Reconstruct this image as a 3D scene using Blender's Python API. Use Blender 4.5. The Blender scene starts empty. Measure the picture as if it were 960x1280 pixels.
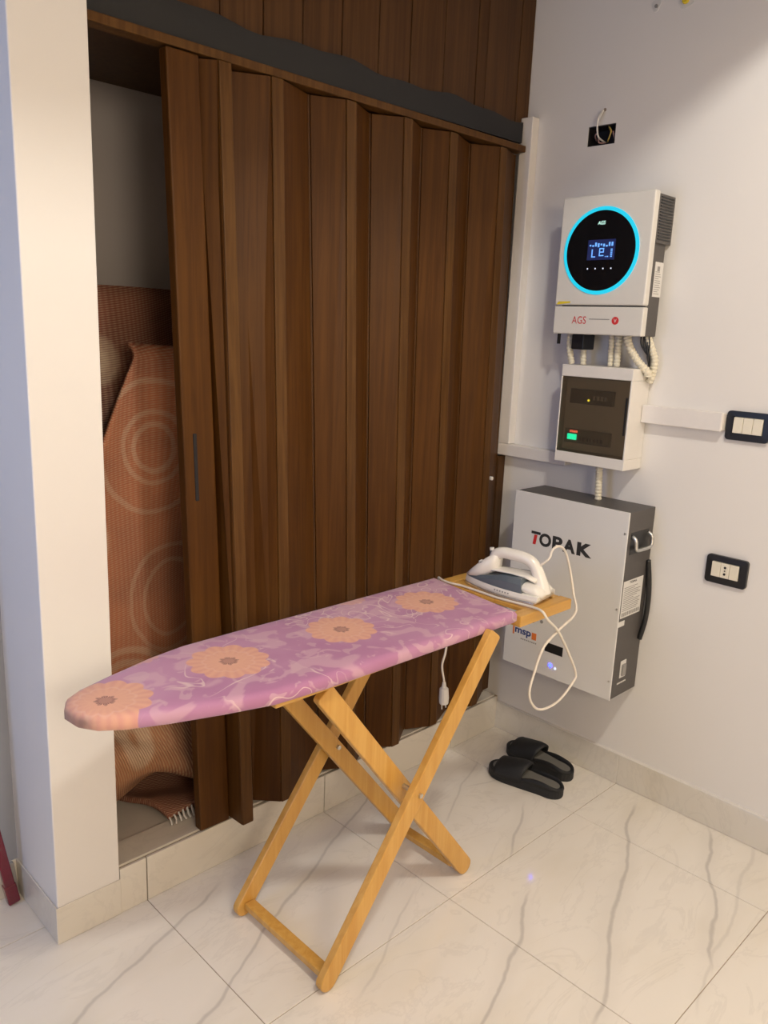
import bpy, bmesh, math, random
from mathutils import Vector, Matrix
random.seed(7)
PI = math.pi
scene = bpy.context.scene
C = scene.collection

# ------------------------------------------------------------------ camera, world, lights, exposure
cam_d = bpy.data.cameras.new('camera')
cam_d.sensor_fit = 'VERTICAL'; cam_d.sensor_height = 36.0
cam_d.lens = 1003.016 / 1280 * 36.0
cam_d.clip_start = 0.02
cam = bpy.data.objects.new('camera', cam_d); C.objects.link(cam)
cam.location = (-2.32760617, -1.69221839, 1.47775415)
cam.rotation_euler = (1.34669768, -0.0405744297, -0.772269358)
scene.camera = cam

world = bpy.data.worlds.new('world'); scene.world = world
world.use_nodes = True
world.node_tree.nodes['Background'].inputs['Color'].default_value = (0.62, 0.75, 1.0, 1)
world.node_tree.nodes['Background'].inputs['Strength'].default_value = 0.03

def lamp(name, kind, loc, energy, color, **kw):
    d = bpy.data.lights.new(name, kind); d.energy = energy; d.color = color
    for k, v in kw.items(): setattr(d, k, v)
    o = bpy.data.objects.new(name, d); C.objects.link(o); o.location = loc
    return o
# the room's ceiling lamp: a downlight with a softly glowing glass shade
lamp('ceiling_lamp_light', 'SPOT', (-1.55, -1.64, 2.86), 53, (1.0, 0.965, 0.89), shadow_soft_size=0.085, spot_size=math.radians(168), spot_blend=.12)
lamp('ceiling_lamp_shade_glow', 'POINT', (-1.55, -1.64, 2.86), 27, (1.0, 0.92, 0.79), shadow_soft_size=0.085)
# soft warm fill added behind the camera to lift the shaded walls
lamp('rear_fill_light', 'POINT', (-2.60, -3.4, 1.95), 98, (1.0, 0.86, 0.66), shadow_soft_size=0.35)
win = lamp('window_daylight', 'AREA', (-3.45, -0.12, 1.45), 11.5, (0.26, 0.48, 1.0), shape='RECTANGLE', size=1.2, size_y=.6)
win.rotation_euler = (0, -PI/2, 0)

vs = scene.view_settings
vs.view_transform = 'Standard'; vs.look = 'None'; vs.gamma = 1.0; vs.exposure = -0.12
vs.use_curve_mapping = False

# ------------------------------------------------------------------ node helper / materials
class NT:
    def __init__(s, name):
        s.m = bpy.data.materials.new(name); s.m.use_nodes = True
        s.t = s.m.node_tree; s.b = s.t.nodes['Principled BSDF']; s.o = s.t.nodes['Material Output']
    def n(s, typ, **kw):
        x = s.t.nodes.new(typ)
        for k, v in kw.items(): setattr(x, k, v)
        return x
    def put(s, sock, v):
        if hasattr(v, 'links') or isinstance(v, bpy.types.NodeSocket): s.t.links.new(v, sock)
        elif isinstance(v, (tuple, list)) and sock.type == 'RGBA' and len(v) == 3: sock.default_value = (*v, 1)
        else: sock.default_value = v
    def math(s, op, a, b=None, c=None, clamp=False):
        x = s.n('ShaderNodeMath', operation=op); x.use_clamp = clamp
        s.put(x.inputs[0], a)
        if b is not None: s.put(x.inputs[1], b)
        if c is not None: s.put(x.inputs[2], c)
        return x.outputs[0]
    def ss(s, v, lo, hi):        # smooth step of v from lo to hi
        x = s.n('ShaderNodeMapRange', interpolation_type='SMOOTHSTEP')
        s.put(x.inputs[0], v); x.inputs[1].default_value = lo; x.inputs[2].default_value = hi
        return x.outputs[0]
    def mix(s, f, a, b, mode='MIX'):
        x = s.n('ShaderNodeMix', data_type='RGBA', blend_type=mode)
        s.put(x.inputs[0], f); s.put(x.inputs[6], a); s.put(x.inputs[7], b)
        return x.outputs[2]
    def pos(s):
        g = s.n('ShaderNodeNewGeometry'); q = s.n('ShaderNodeSeparateXYZ'); s.t.links.new(g.outputs['Position'], q.inputs[0])
        return g.outputs['Position'], q.outputs[0], q.outputs[1], q.outputs[2]
    def scaled(s, vec, sc, off=(0, 0, 0)):
        x = s.n('ShaderNodeMapping'); s.put(x.inputs[0], vec)
        x.inputs['Scale'].default_value = sc; x.inputs['Location'].default_value = off
        return x.outputs[0]
    def noise(s, vec, scale, detail=3, rough=.5, dist=0):
        x = s.n('ShaderNodeTexNoise'); s.put(x.inputs['Vector'], vec)
        x.inputs['Scale'].default_value = scale; x.inputs['Detail'].default_value = detail
        x.inputs['Roughness'].default_value = rough; x.inputs['Distortion'].default_value = dist
        return x.outputs['Fac']
    def bump(s, h, strength=.2, dist=.002):
        x = s.n('ShaderNodeBump'); x.inputs['Strength'].default_value = strength; x.inputs['Distance'].default_value = dist
        s.put(x.inputs['Height'], h); s.t.links.new(x.outputs[0], s.b.inputs['Normal'])
    def set(s, **kw):
        for k, v in kw.items(): s.put(s.b.inputs[k.replace('_', ' ')], v)

def simple(name, col, rough=.5, metal=0., var=.06, scale=40, bump=0., coat=0., bscale=None):
    s = NT(name); p, x, y, z = s.pos()
    f = s.noise(p, scale, 3)
    lo = tuple(c*(1-var) for c in col); hi = tuple(min(1, c*(1+var)) for c in col)
    s.set(Base_Color=s.mix(f, lo, hi), Roughness=rough, Metallic=metal)
    if coat: s.set(Coat_Weight=coat, Coat_Roughness=.08)
    if bump: s.bump(s.noise(p, bscale or scale*6, 2), bump, .001)
    return s.m
def emit(name, col, strength):
    s = NT(name); p, x, y, z = s.pos()
    f = s.noise(p, 300, 1)
    c = s.mix(f, tuple(k*.92 for k in col), col)
    s.set(Base_Color=(0.01, 0.01, 0.01), Emission_Color=c, Emission_Strength=strength)
    return s.m

M = {}
def wall_mat(name, col):
    s = NT(name); p, x, y, z = s.pos()
    f = s.noise(p, 1.7, 4); g = s.noise(p, 90, 2)
    s.set(Base_Color=s.mix(f, tuple(c*.965 for c in col), col), Roughness=.62)
    s.bump(g, .08, .002); return s.m
M['wall'] = wall_mat('wall_paint', (.82, .795, .77))
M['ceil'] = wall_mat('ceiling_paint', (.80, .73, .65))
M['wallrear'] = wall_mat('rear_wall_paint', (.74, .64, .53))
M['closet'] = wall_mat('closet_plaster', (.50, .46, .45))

def wood(name, a, b, axis='z', rough=.42, fine=70, coat=0.0, knots=False, spec=.5):
    s = NT(name); p, x, y, z = s.pos()
    sc = {'z': (fine, fine, 2.2), 'x': (2.2, fine, fine)}[axis]
    v = s.scaled(p, sc)
    f = s.noise(v, 1.0, 5, .6, .6); f2 = s.noise(p, 2.3, 2)
    r = s.ss(f, .3, .72)
    c = s.mix(r, a, b); c = s.mix(s.math('MULTIPLY', s.ss(f2, .35, .75), .30), c, tuple(k*.72 for k in a))
    if knots:
        vo = s.n('ShaderNodeTexVoronoi'); s.put(vo.inputs['Vector'], s.scaled(p, (9, 30, 9))); vo.inputs['Scale'].default_value = 1
        k = s.ss(vo.outputs['Distance'], .16, .05)
        c = s.mix(s.math('MULTIPLY', k, .45), c, (.25, .12, .03))
    s.set(Base_Color=c, Roughness=rough)
    s.b.inputs['Specular IOR Level'].default_value = spec
    if coat: s.set(Coat_Weight=coat, Coat_Roughness=.2)
    s.bump(f, .12, .001); return s.m
M['brown'] = wood('brown_wood_laminate', (.062, .0215, .0030), (.098, .038, .0060), rough=.46, spec=.17)
M['brown_light'] = wood('brown_wood_strip', (.078, .032, .0065), (.125, .057, .0135), rough=.44, spec=.22)
M['brown_dark'] = wood('brown_wood_upper', (.060, .025, .007), (.095, .043, .013), rough=.48, spec=.25)
M['pine'] = wood('varnished_pine', (.60, .31, .062), (.70, .405, .105), fine=45, rough=.38, coat=.15)
M['pine_x'] = wood('varnished_pine_rail', (.60, .32, .065), (.70, .41, .11), axis='x', fine=45, rough=.38, coat=.15, knots=True)
M['fascia'] = simple('dark_grey_fascia', (.011, .011, .0125), .55, var=.15, scale=8)
M['black'] = simple('black_plastic', (.012, .012, .013), .35)
M['darkhole'] = simple('dark_cavity', (.01, .009, .01), .8)
M['whiteplastic'] = simple('white_plastic', (.78, .755, .72), .38, var=.02)
M['whitetrunk'] = simple('white_pvc_trunking', (.80, .765, .735), .42, var=.03)
M['invwhite'] = simple('inverter_white', (.70, .68, .64), .38, var=.015)
M['batwhite'] = simple('battery_white_enamel', (.74, .735, .73), .30, var=.015, scale=6)
M['charcoal'] = simple('charcoal_metal', (.085, .078, .075), .48, var=.1, scale=120, bump=.1)
M['steel'] = simple('steel', (.62, .62, .60), .28, metal=.9)
M['paper'] = simple('label_paper', (.72, .71, .69), .6, var=.03)
M['ink'] = simple('printed_ink', (.03, .03, .03), .6)
M['red'] = simple('red_print', (.62, .03, .03), .5)
M['orange'] = simple('orange_print', (.75, .20, .04), .5)
M['navy'] = simple('navy_print', (.03, .06, .22), .5)
M['grey'] = simple('grey_print', (.30, .29, .28), .5)
M['yellow'] = simple('yellow_sticker', (.75, .58, .03), .5)
M['conduit'] = simple('cream_conduit', (.74, .69, .55), .45, var=.05)
M['ivory'] = simple('ivory_modules', (.80, .75, .62), .4, var=.02)
M['ringcyan'] = emit('cyan_light_ring', (.01, .64, .86), 1.15)
M['lcd'] = emit('blue_display', (.004, .012, .09), .9)
M['lcdseg'] = emit('blue_display_segments', (.16, .42, 1.0), 1.4)
M['logolight'] = emit('lit_logo', (.62, 1.0, .85), 1.3)
M['green'] = emit('green_meter_display', (.0, .85, .50), 2.6)
M['reddig'] = emit('red_meter_digits', (1.0, .16, .10), 1.6)
M['yled'] = emit('yellow_indicator', (.9, .85, .05), 2.2)
M['bled'] = emit('blue_indicator', (.008, .014, 1.0), 40)
M['wled'] = emit('pale_indicator', (.8, .85, 1.0), 1.3)
M['cord'] = simple('white_cord', (.80, .74, .66), .45, var=.03)
M['ironwhite'] = simple('iron_white_plastic', (.86, .83, .77), .25, var=.02, coat=.3)
M['irongrey'] = simple('iron_grey_tank', (.115, .145, .175), .22, var=.06, coat=.4)
M['soleplate'] = simple('iron_soleplate', (.70, .69, .68), .22, metal=.75)
M['rubber'] = simple('black_rubber', (.011, .012, .014), .62, var=.2, scale=90, bump=.2)
M['insole'] = simple('grey_insole', (.17, .165, .15), .75, var=.1, scale=150, bump=.25)
M['maroon'] = simple('maroon_gloss', (.13, .006, .020), .22, var=.15, coat=.4)
M['copper'] = simple('wire_yellow', (.55, .40, .10), .4)
M['wirewhite'] = simple('wire_white', (.75, .73, .68), .4)
M['wirepink'] = simple('wire_pink', (.55, .33, .30), .4)
M['winered'] = simple('dark_red_connector', (.22, .01, .05), .4)
M['grout'] = simple('floor_grout', (.40, .33, .24), .8, var=.15, scale=60)

# tinted transparent lid
s = NT('smoked_window'); p, x, y, z = s.pos()
tr = s.n('ShaderNodeBsdfTransparent'); tr.inputs[0].default_value = (.90, .84, .73, 1)
gl = s.n('ShaderNodeBsdfGlossy'); gl.inputs['Roughness'].default_value = .08; gl.inputs[0].default_value = (1, 1, 1, 1)
di = s.n('ShaderNodeBsdfDiffuse'); di.inputs[0].default_value = (.24, .195, .14, 1)
m1 = s.n('ShaderNodeMixShader'); m1.inputs[0].default_value = .17
s.t.links.new(tr.outputs[0], m1.inputs[1]); s.t.links.new(di.outputs[0], m1.inputs[2])
fr = s.n('ShaderNodeFresnel'); fr.inputs[0].default_value = 1.45
m2 = s.n('ShaderNodeMixShader'); s.t.links.new(fr.outputs[0], m2.inputs[0])
s.t.links.new(m1.outputs[0], m2.inputs[1]); s.t.links.new(gl.outputs[0], m2.inputs[2])
s.t.links.new(m2.outputs[0], s.o.inputs[0]); M['smoked'] = s.m

# polished marble-look tile: base, clouds and single veins that run where the floor's veins run
def marble(name, veins, base=(.86, .82, .755), rough=.085):
    s = NT(name); p, x, y, z = s.pos()
    wob = s.math('SUBTRACT', s.noise(p, 3.2, 2, .5), .5)
    wob2 = s.math('SUBTRACT', s.noise(p, 28, 2), .5)
    cl = s.noise(s.scaled(p, (1.3, 3.2, 2)), 1.6, 4)
    col = s.mix(s.ss(cl, .45, .8), base, tuple(k*f for k, f in zip(base, (.93, .91, .86))))
    acc = None
    for (x0, y0, x1, y1, w, a) in veins:
        m = (y1-y0)/(x1-x0)
        d = s.math('SUBTRACT', y, s.math('MULTIPLY_ADD', x, m, y0-m*x0))
        d = s.math('MULTIPLY_ADD', wob, .10, d); d = s.math('MULTIPLY_ADD', wob2, .008, d)
        d = s.math('ABSOLUTE', d)
        k = s.math('MULTIPLY', s.ss(d, w*.8, w*.1), a*.62)
        k = s.math('ADD', k, s.math('MULTIPLY', s.ss(d, w*5, 0), a*.16))
        lo, hi = min(x0, x1), max(x0, x1)
        k = s.math('MULTIPLY', k, s.math('MULTIPLY', s.ss(x, lo-.05, lo+.05), s.ss(x, hi+.05, hi-.05)))
        acc = k if acc is None else s.math('MAXIMUM', acc, k)
    fine = s.noise(s.scaled(p, (2.0, 5.0, 3)), 1.4, 6, .62, 1.2)
    fv = s.math('MULTIPLY', s.ss(s.math('ABSOLUTE', s.math('SUBTRACT', fine, .5)), .03, .0), .09)
    acc = s.math('MAXIMUM', acc, fv) if acc is not None else fv
    col = s.mix(s.math('MINIMUM', acc, .9), col, (.34, .315, .30))
    s.set(Base_Color=col, Roughness=rough); s.b.inputs['IOR'].default_value = 1.5
    return s.m
VE = [(-.078, -.643, -.924, -.997, .011, .62), (-.021, -.861, -.557, -1.11, .010, .6), (-.69, -.656, -1.25, -.89, .010, .6),
      (-.36, -.402, -.585, -.523, .009, .5), (-.66, -.01, -1.60, -.43, .009, .55), (-1.30, -.08, -1.80, -.26, .009, .55),
      (-.02, -.30, -.40, -.22, .007, .3), (-.002, -.981, -.70, -1.14, .009, .3), (-.25, -.13, -.60, -.28, .008, .35),
      (-.92, -.45, -1.25, -.60, .008, .32), (-1.6, -.5, -2.3, -.82, .010, .5), (-.9, -1.2, -1.9, -1.65, .010, .5), (-.05, -1.35, -.8, -1.62, .010, .5),
      (-1.2, -.76, -1.7, -.98, .009, .4), (-2.0, .05, -2.6, -.2, .009, .5)]
M['tile'] = marble('marble_floor_tile', VE)
M['tilekerb'] = marble('marble_kerb_tile', [], base=(.74, .70, .63), rough=.16)

# woven rug
def rug(name, rings, base=(.34, .115, .045), tan=(.55, .38, .24), dark=(.13, .035, .02), wdir=(0, 0, 1)):
    s = NT(name); p, x, y, z = s.pos()
    n0 = s.noise(p, 3.2, 3); wob = s.math('SUBTRACT', s.noise(p, 9, 3), .5)
    u = s.math('ADD', x, s.math('MULTIPLY', y, .8))
    zz = s.math('ADD', s.math('ADD', s.math('MULTIPLY', x, wdir[0]), s.math('MULTIPLY', y, wdir[1])), s.math('MULTIPLY', z, wdir[2]))
    w1 = s.math('SINE', s.math('MULTIPLY', s.math('ADD', zz, s.math('MULTIPLY', u, -.22*wdir[2])), 2*PI/.0062))
    w2 = s.math('SINE', s.math('MULTIPLY', u, 2*PI/.012))
    weave = s.math('MULTIPLY', s.math('ADD', w1, 1), .5); cell = s.math('MULTIPLY', s.math('ADD', w2, 1), .5)
    c = s.mix(s.ss(n0, .35, .7), base, dark)
    c = s.mix(s.math('MULTIPLY', s.math('MULTIPLY', weave, s.math('MULTIPLY_ADD', cell, .5, .5)), .60), c, tan)
    for (cx, cz, radii, w, a) in rings:
        dx = s.math('SUBTRACT', x, cx); dz = s.math('MULTIPLY', s.math('SUBTRACT', z, cz), .82)
        d = s.math('SQRT', s.math('ADD', s.math('MULTIPLY', dx, dx), s.math('MULTIPLY', dz, dz)))
        d = s.math('MULTIPLY_ADD', wob, .02, d)
        for r in radii:
            k = s.ss(s.math('ABSOLUTE', s.math('SUBTRACT', d, r)), w, w*.4)
            k = s.math('MULTIPLY', k, s.math('MULTIPLY_ADD', weave, .5, .5))
            c = s.mix(s.math('MULTIPLY', k, a), c, (.60, .47, .33))
    s.set(Base_Color=c, Roughness=.8)
    s.bump(s.math('MULTIPLY', weave, s.math('MULTIPLY_ADD', cell, .5, .5)), .5, .003)
    return s.m

# ironing board cover print
def cover_mat():
    s = NT('floral_cover_fabric'); p, x, y, z = s.pos()
    base = s.mix(s.ss(s.noise(p, 4.5, 3), .3, .7), (.45, .195, .36), (.54, .275, .44))
    # pale leaves and blossoms behind
    lf = s.noise(s.scaled(p, (1, 1.3, 1)), 11, 2, .4, 1.1)
    c = s.mix(s.math('MULTIPLY', s.ss(lf, .53, .60), .6), base, (.66, .41, .50))
    lf2 = s.noise(s.scaled(p, (1, 1, 1), (3.1, 1.7, 0)), 17, 2, .4, 1.6)
    c = s.mix(s.math('MULTIPLY', s.ss(lf2, .60, .64), .5), c, (.66, .44, .50))
    # thin scroll lines
    sw = s.noise(s.scaled(p, (1, 1, 1), (7, 3, 0)), 7.5, 1, .4, 2.2)
    ln = s.ss(s.math('ABSOLUTE', s.math('SUBTRACT', sw, .5)), .018, .006)
    gate = s.ss(s.noise(s.scaled(p, (1, 1, 1), (1, 9, 0)), 3.6, 1), .46, .54)
    c = s.mix(s.math('MULTIPLY', s.math('MULTIPLY', ln, gate), .65), c, (.82, .66, .62))
    for i, (fx, fy, R) in enumerate(((-1.705, -.335, .088), (-1.422, -.325, .088), (-1.109, -.335, .085), (-.796, -.325, .085),
                                     (-1.56, -.175, .05), (-.95, -.175, .05))):
        dx = s.math('SUBTRACT', x, fx); dy = s.math('SUBTRACT', y, fy)
        d = s.math('SQRT', s.math('ADD', s.math('MULTIPLY', dx, dx), s.math('MULTIPLY', dy, dy)))
        th = s.math('ARCTAN2', dy, dx)
        pet = s.math('ABSOLUTE', s.math('SINE', s.math('MULTIPLY', th, 5.5)))
        rr = s.math('DIVIDE', d, s.math('MULTIPLY_ADD', pet, .14*R, .90*R))
        k = s.ss(rr, 1.0, .96)
        ray = s.math('SINE', s.math('MULTIPLY', th, 22))
        pc = s.mix(s.math('MULTIPLY', s.math('MULTIPLY_ADD', ray, .5, .5), s.ss(rr, .2, .9)), (.80, .43, .29), (.74, .36, .27))
        pc = s.mix(s.math('MULTIPLY', s.ss(s.math('ABSOLUTE', s.math('SUBTRACT', rr, .62)), .05, .01), .35), pc, (.85, .55, .42))
        c = s.mix(s.math('MULTIPLY', k, .93 if i < 4 else .5), c, pc)
        if i < 4:
            star = s.ss(s.math('MULTIPLY_ADD', s.math('ABSOLUTE', s.math('SINE', s.math('MULTIPLY', th, 4))), -.10, rr), .17, .13)
            ring = s.math('MULTIPLY', s.ss(s.math('ABSOLUTE', s.math('SUBTRACT', rr, .17)), .06, .02), s.ss(ray, -.2, .5))
            c = s.mix(s.math('MULTIPLY', s.math('MAXIMUM', ring, s.math('MULTIPLY', star, .55)), .85), c, (.16, .05, .07))
    worn = s.math('MULTIPLY', s.math('MULTIPLY', s.ss(x, -1.738, -1.764), s.ss(z, .768, .752)), s.math('MULTIPLY_ADD', s.noise(p, 60, 3), .6, .35))
    c = s.mix(worn, c, (.20, .12, .10))     # grubby, rubbed edge of the nose
    s.set(Base_Color=c, Roughness=.72)
    s.b.inputs['Sheen Weight'].default_value = .15
    s.bump(s.noise(p, 9, 3), .25, .006)
    return s.m
M['cover'] = cover_mat()

# ------------------------------------------------------------------ mesh helpers (world coordinates)
class MB:
    def __init__(s): s.v = []; s.f = []
    def add(s, vs_, fs):
        o = len(s.v); s.v += [tuple(q) for q in vs_]; s.f += [tuple(i+o for i in f) for f in fs]; return s
    def box(s, x0, x1, y0, y1, z0, z1):
        x0, x1 = sorted((x0, x1)); y0, y1 = sorted((y0, y1)); z0, z1 = sorted((z0, z1))
        return s.add([(x0,y0,z0),(x1,y0,z0),(x1,y1,z0),(x0,y1,z0),(x0,y0,z1),(x1,y0,z1),(x1,y1,z1),(x0,y1,z1)],
                     [(0,3,2,1),(4,5,6,7),(0,1,5,4),(1,2,6,5),(2,3,7,6),(3,0,4,7)])
    def hexa(s, p):      # eight points: four of one end, four of the other
        return s.add(p, [(0,3,2,1),(4,5,6,7),(0,1,5,4),(1,2,6,5),(2,3,7,6),(3,0,4,7)])
    def beam(s, a, b, w, t, side=(0, 1, 0)):   # bar from a to b; w across, t along side
        a, b = Vector(a), Vector(b); d = (b-a).normalized(); sd = Vector(side).normalized(); n = d.cross(sd).normalized()
        def end(c): return [c+n*w/2+sd*t/2, c-n*w/2+sd*t/2, c-n*w/2-sd*t/2, c+n*w/2-sd*t/2]
        return s.hexa(end(a)+end(b))
    def tube(s, pts, r, n=10, cap=True):
        P = [Vector(p) for p in pts]; R = r if isinstance(r, (list, tuple)) else [r]*len(P)
        rings = []; prev = None
        for i, p in enumerate(P):
            t = (P[min(i+1, len(P)-1)]-P[max(i-1, 0)]).normalized()
            if prev is None:
                u = t.orthogonal().normalized()
            else:
                u = (prev - t*prev.dot(t)).normalized()
            prev = u; w = t.cross(u)
            rings.append([p+(u*math.cos(2*PI*k/n)+w*math.sin(2*PI*k/n))*R[i] for k in range(n)])
        vv = [q for ring in rings for q in ring]; ff = []
        for i in range(len(P)-1):
            for k in range(n): ff.append((i*n+k, i*n+(k+1) % n, (i+1)*n+(k+1) % n, (i+1)*n+k))
        if cap: ff.append(tuple(reversed(range(n)))); ff.append(tuple(range((len(P)-1)*n, len(P)*n)))
        return s.add(vv, ff)
    def extrude(s, poly, vec):    # closed polygon of 3D points swept along vec
        n = len(poly); v = Vector(vec)
        return s.add([Vector(p) for p in poly]+[Vector(p)+v for p in poly],
                     [tuple(reversed(range(n))), tuple(range(n, 2*n))]+[(i, (i+1) % n, n+(i+1) % n, n+i) for i in range(n)])
    def loft(s, rings, cap=True):
        n = len(rings[0]); vv = [q for r in rings for q in r]; ff = []
        for i in range(len(rings)-1):
            for k in range(n): ff.append((i*n+k, i*n+(k+1) % n, (i+1)*n+(k+1) % n, (i+1)*n+k))
        if cap: ff.append(tuple(reversed(range(n)))); ff.append(tuple(range((len(rings)-1)*n, len(rings)*n)))
        return s.add(vv, ff)
    def grid(s, fn, nu, nv):
        vv = [fn(i/(nu-1), j/(nv-1)) for j in range(nv) for i in range(nu)]
        return s.add(vv, [(j*nu+i, j*nu+i+1, (j+1)*nu+i+1, (j+1)*nu+i) for j in range(nv-1) for i in range(nu-1)])

WL = {}      # world location of every object made here
def build(name, mb, mat, parent=None, bevel=0, seg=2, smooth=False, subsurf=0, solid=0, fix=True):
    xs, ys, zs = zip(*mb.v); c = Vector(((min(xs)+max(xs))/2, (min(ys)+max(ys))/2, min(zs)))
    me = bpy.data.meshes.new(name)
    me.from_pydata([tuple(Vector(q)-c) for q in mb.v], [], mb.f); me.update()
    if fix:
        bm = bmesh.new(); bm.from_mesh(me); bmesh.ops.recalc_face_normals(bm, faces=bm.faces); bm.to_mesh(me); bm.free()
    me.materials.append(M[mat] if isinstance(mat, str) else mat)
    if smooth:
        for p in me.polygons: p.use_smooth = True
    o = bpy.data.objects.new(name, me); C.objects.link(o)
    o.location = c - (WL[parent.name] if parent else Vector())
    if parent: o.parent = parent
    WL[o.name] = c
    if solid: m = o.modifiers.new('solid', 'SOLIDIFY'); m.thickness = solid; m.offset = 0
    if bevel:
        m = o.modifiers.new('bevel', 'BEVEL'); m.width = bevel; m.segments = seg; m.limit_method = 'ANGLE'; m.angle_limit = math.radians(40)
    if subsurf: m = o.modifiers.new('sub', 'SUBSURF'); m.levels = subsurf; m.render_levels = subsurf
    return o
def bx(*a): return MB().box(*a)
def thing(name, loc, label, cat, group=None):
    o = bpy.data.objects.new(name, None); C.objects.link(o); o.location = loc; o.empty_display_size = .05
    WL[o.name] = Vector(loc); return tag(o, label, cat, group)
def tag(o, label, cat, group=None):
    o['label'] = label; o['category'] = cat
    if group: o['group'] = group
    return o
def struct(o, label, cat):
    o['kind'] = 'structure'; o['label'] = label; o['category'] = cat; return o
def spline(pts, n=8):
    P = [Vector(p) for p in pts]; out = []
    for i in range(len(P)-1):
        a, b, c, d = P[max(i-1, 0)], P[i], P[i+1], P[min(i+2, len(P)-1)]
        for k in range(n):
            t = k/n
            out.append(.5*((2*b)+(c-a)*t+(2*a-5*b+4*c-d)*t*t+(3*b-a-3*c+d)*t**3))
    out.append(P[-1]); return out
def text(name, string, mat, parent, corner, right, up, w, h, shear=0., thick=0.):
    """flat lettering that fills w x h from its lower left corner"""
    cu = bpy.data.curves.new('tmp', 'FONT'); cu.body = string; cu.shear = shear; cu.offset = thick
    t = bpy.data.objects.new('tmp', cu); C.objects.link(t)
    dg = bpy.context.evaluated_depsgraph_get(); dg.update()
    me = bpy.data.meshes.new_from_object(t.evaluated_get(dg))
    vv = [v.co.copy() for v in me.vertices]; ff = [tuple(p.vertices) for p in me.polygons]
    bpy.data.objects.remove(t); bpy.data.curves.remove(cu); bpy.data.meshes.remove(me)
    x0 = min(v.x for v in vv); x1 = max(v.x for v in vv); y0 = min(v.y for v in vv); y1 = max(v.y for v in vv)
    cn, r, u = Vector(corner), Vector(right), Vector(up)
    mb = MB().add([cn+r*((v.x-x0)/(x1-x0)*w)+u*((v.y-y0)/(y1-y0)*h) for v in vv], ff)
    return build(name, mb, mat, parent, fix=False)
NX = (0, -1, 0); UP = (0, 0, 1)       # reading direction and up on things that face the room from the right wall

# ------------------------------------------------------------------ the setting
W = .012            # plane of the right wall's plaster; its baseboard stands at x = 0
CEIL = 3.05
# floor: grout slab with a tile for every joint field
floor = struct(build('floor', bx(-4.5, .3, -4.2, .7, -.06, -.0022), 'grout'), 'cream polished floor of square grey-veined marble tiles', 'floor')
GX = [-.858+.6*k for k in range(-6, 3)]; GY = [-.521+.6*k for k in range(-6, 3)]
for i in range(len(GX)-1):
    for j in range(len(GY)-1):
        x0, x1 = GX[i]+.0011, GX[i+1]-.0011; y0, y1 = GY[j]+.0011, GY[j+1]-.0011
        x1 = min(x1, .02)
        if x0 > -1.7: y1 = min(y1, .01)
        else: y1 = min(y1, .26)
        if x0 < -4.4 or x1-x0 < .02 or y1-y0 < .02: continue
        if x0 < -1.69 < x1 and y0 > 0: x1 = -1.688
        build('tile', bx(x0, x1, y0, y1, -.02, 0), 'tile', floor, bevel=.0008, seg=1)

ceiling = struct(build('ceiling', bx(-4.5, .2, -4.2, .7, CEIL, CEIL+.1), 'ceil'), 'white painted ceiling above the room', 'ceiling')
beam = struct(build('trim_1', bx(-4.5, W, -1.0, -.82, 2.435, CEIL), 'ceil'), 'white painted ceiling beam crossing the room', 'beam')

# right wall with the square opening of the wiring box
hy0, hy1, hz0, hz1 = -.270, -.174, 2.062, 2.120
mbw = MB()
for (a, b, c, d) in ((-4.2, hy0, 0, CEIL), (hy1, .7, 0, CEIL), (hy0, hy1, 0, hz0), (hy0, hy1, hz1, CEIL)): mbw.box(W, W+.12, a, b, c, d)
wall_right = struct(build('wall_right', mbw, 'wall'), 'cream white painted wall carrying the electrical boxes', 'wall')
wall_back = struct(build('wall_back', bx(-4.5, .2, -4.3, -4.2, 0, CEIL), 'wallrear'), 'beige wall opposite the folding door', 'wall')
mbw = MB()
mbw.box(-4.6, -4.5, -4.2, .7, 0, CEIL)
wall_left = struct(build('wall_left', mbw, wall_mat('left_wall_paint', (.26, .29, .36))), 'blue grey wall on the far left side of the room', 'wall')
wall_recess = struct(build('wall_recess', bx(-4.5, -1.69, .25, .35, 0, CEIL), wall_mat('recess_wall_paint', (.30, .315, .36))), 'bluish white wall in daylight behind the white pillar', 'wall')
pillar = struct(build('wall_pillar', bx(-1.69, -1.532, 0, .7, 0, CEIL), 'wall', bevel=.003), 'cream white pillar wall beside the brown folding door', 'pillar')

# closet behind the folding door
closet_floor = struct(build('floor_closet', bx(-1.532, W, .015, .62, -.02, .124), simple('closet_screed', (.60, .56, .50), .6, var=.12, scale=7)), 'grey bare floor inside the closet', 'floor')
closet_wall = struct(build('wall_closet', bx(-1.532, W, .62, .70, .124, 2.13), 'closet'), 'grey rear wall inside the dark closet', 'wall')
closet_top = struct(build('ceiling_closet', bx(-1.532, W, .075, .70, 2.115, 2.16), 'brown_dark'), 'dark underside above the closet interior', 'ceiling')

# kerb below the door: tiles on a body, with a dark open joint under its top
kerb = struct(build('trim_2', bx(-1.532, W, .0065, .016, 0, .124), 'grout'), 'marble tiled kerb below the brown folding door', 'kerb')
for a, b in ((-1.531, -1.4595), (-1.4565, -.8595), (-.8565, -.2595), (-.2565, 0)):
    build('tile', bx(a, b, -.001, .0065, .0005, .1265), 'tilekerb', kerb, bevel=.001, seg=1)
for i in range(5):
    build('tile', bx(-1.531+.306*i+.001, -1.531+.306*(i+1)-.001, .0105, .10, .124, .131), 'tilekerb', kerb, bevel=.0008, seg=1)

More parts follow.
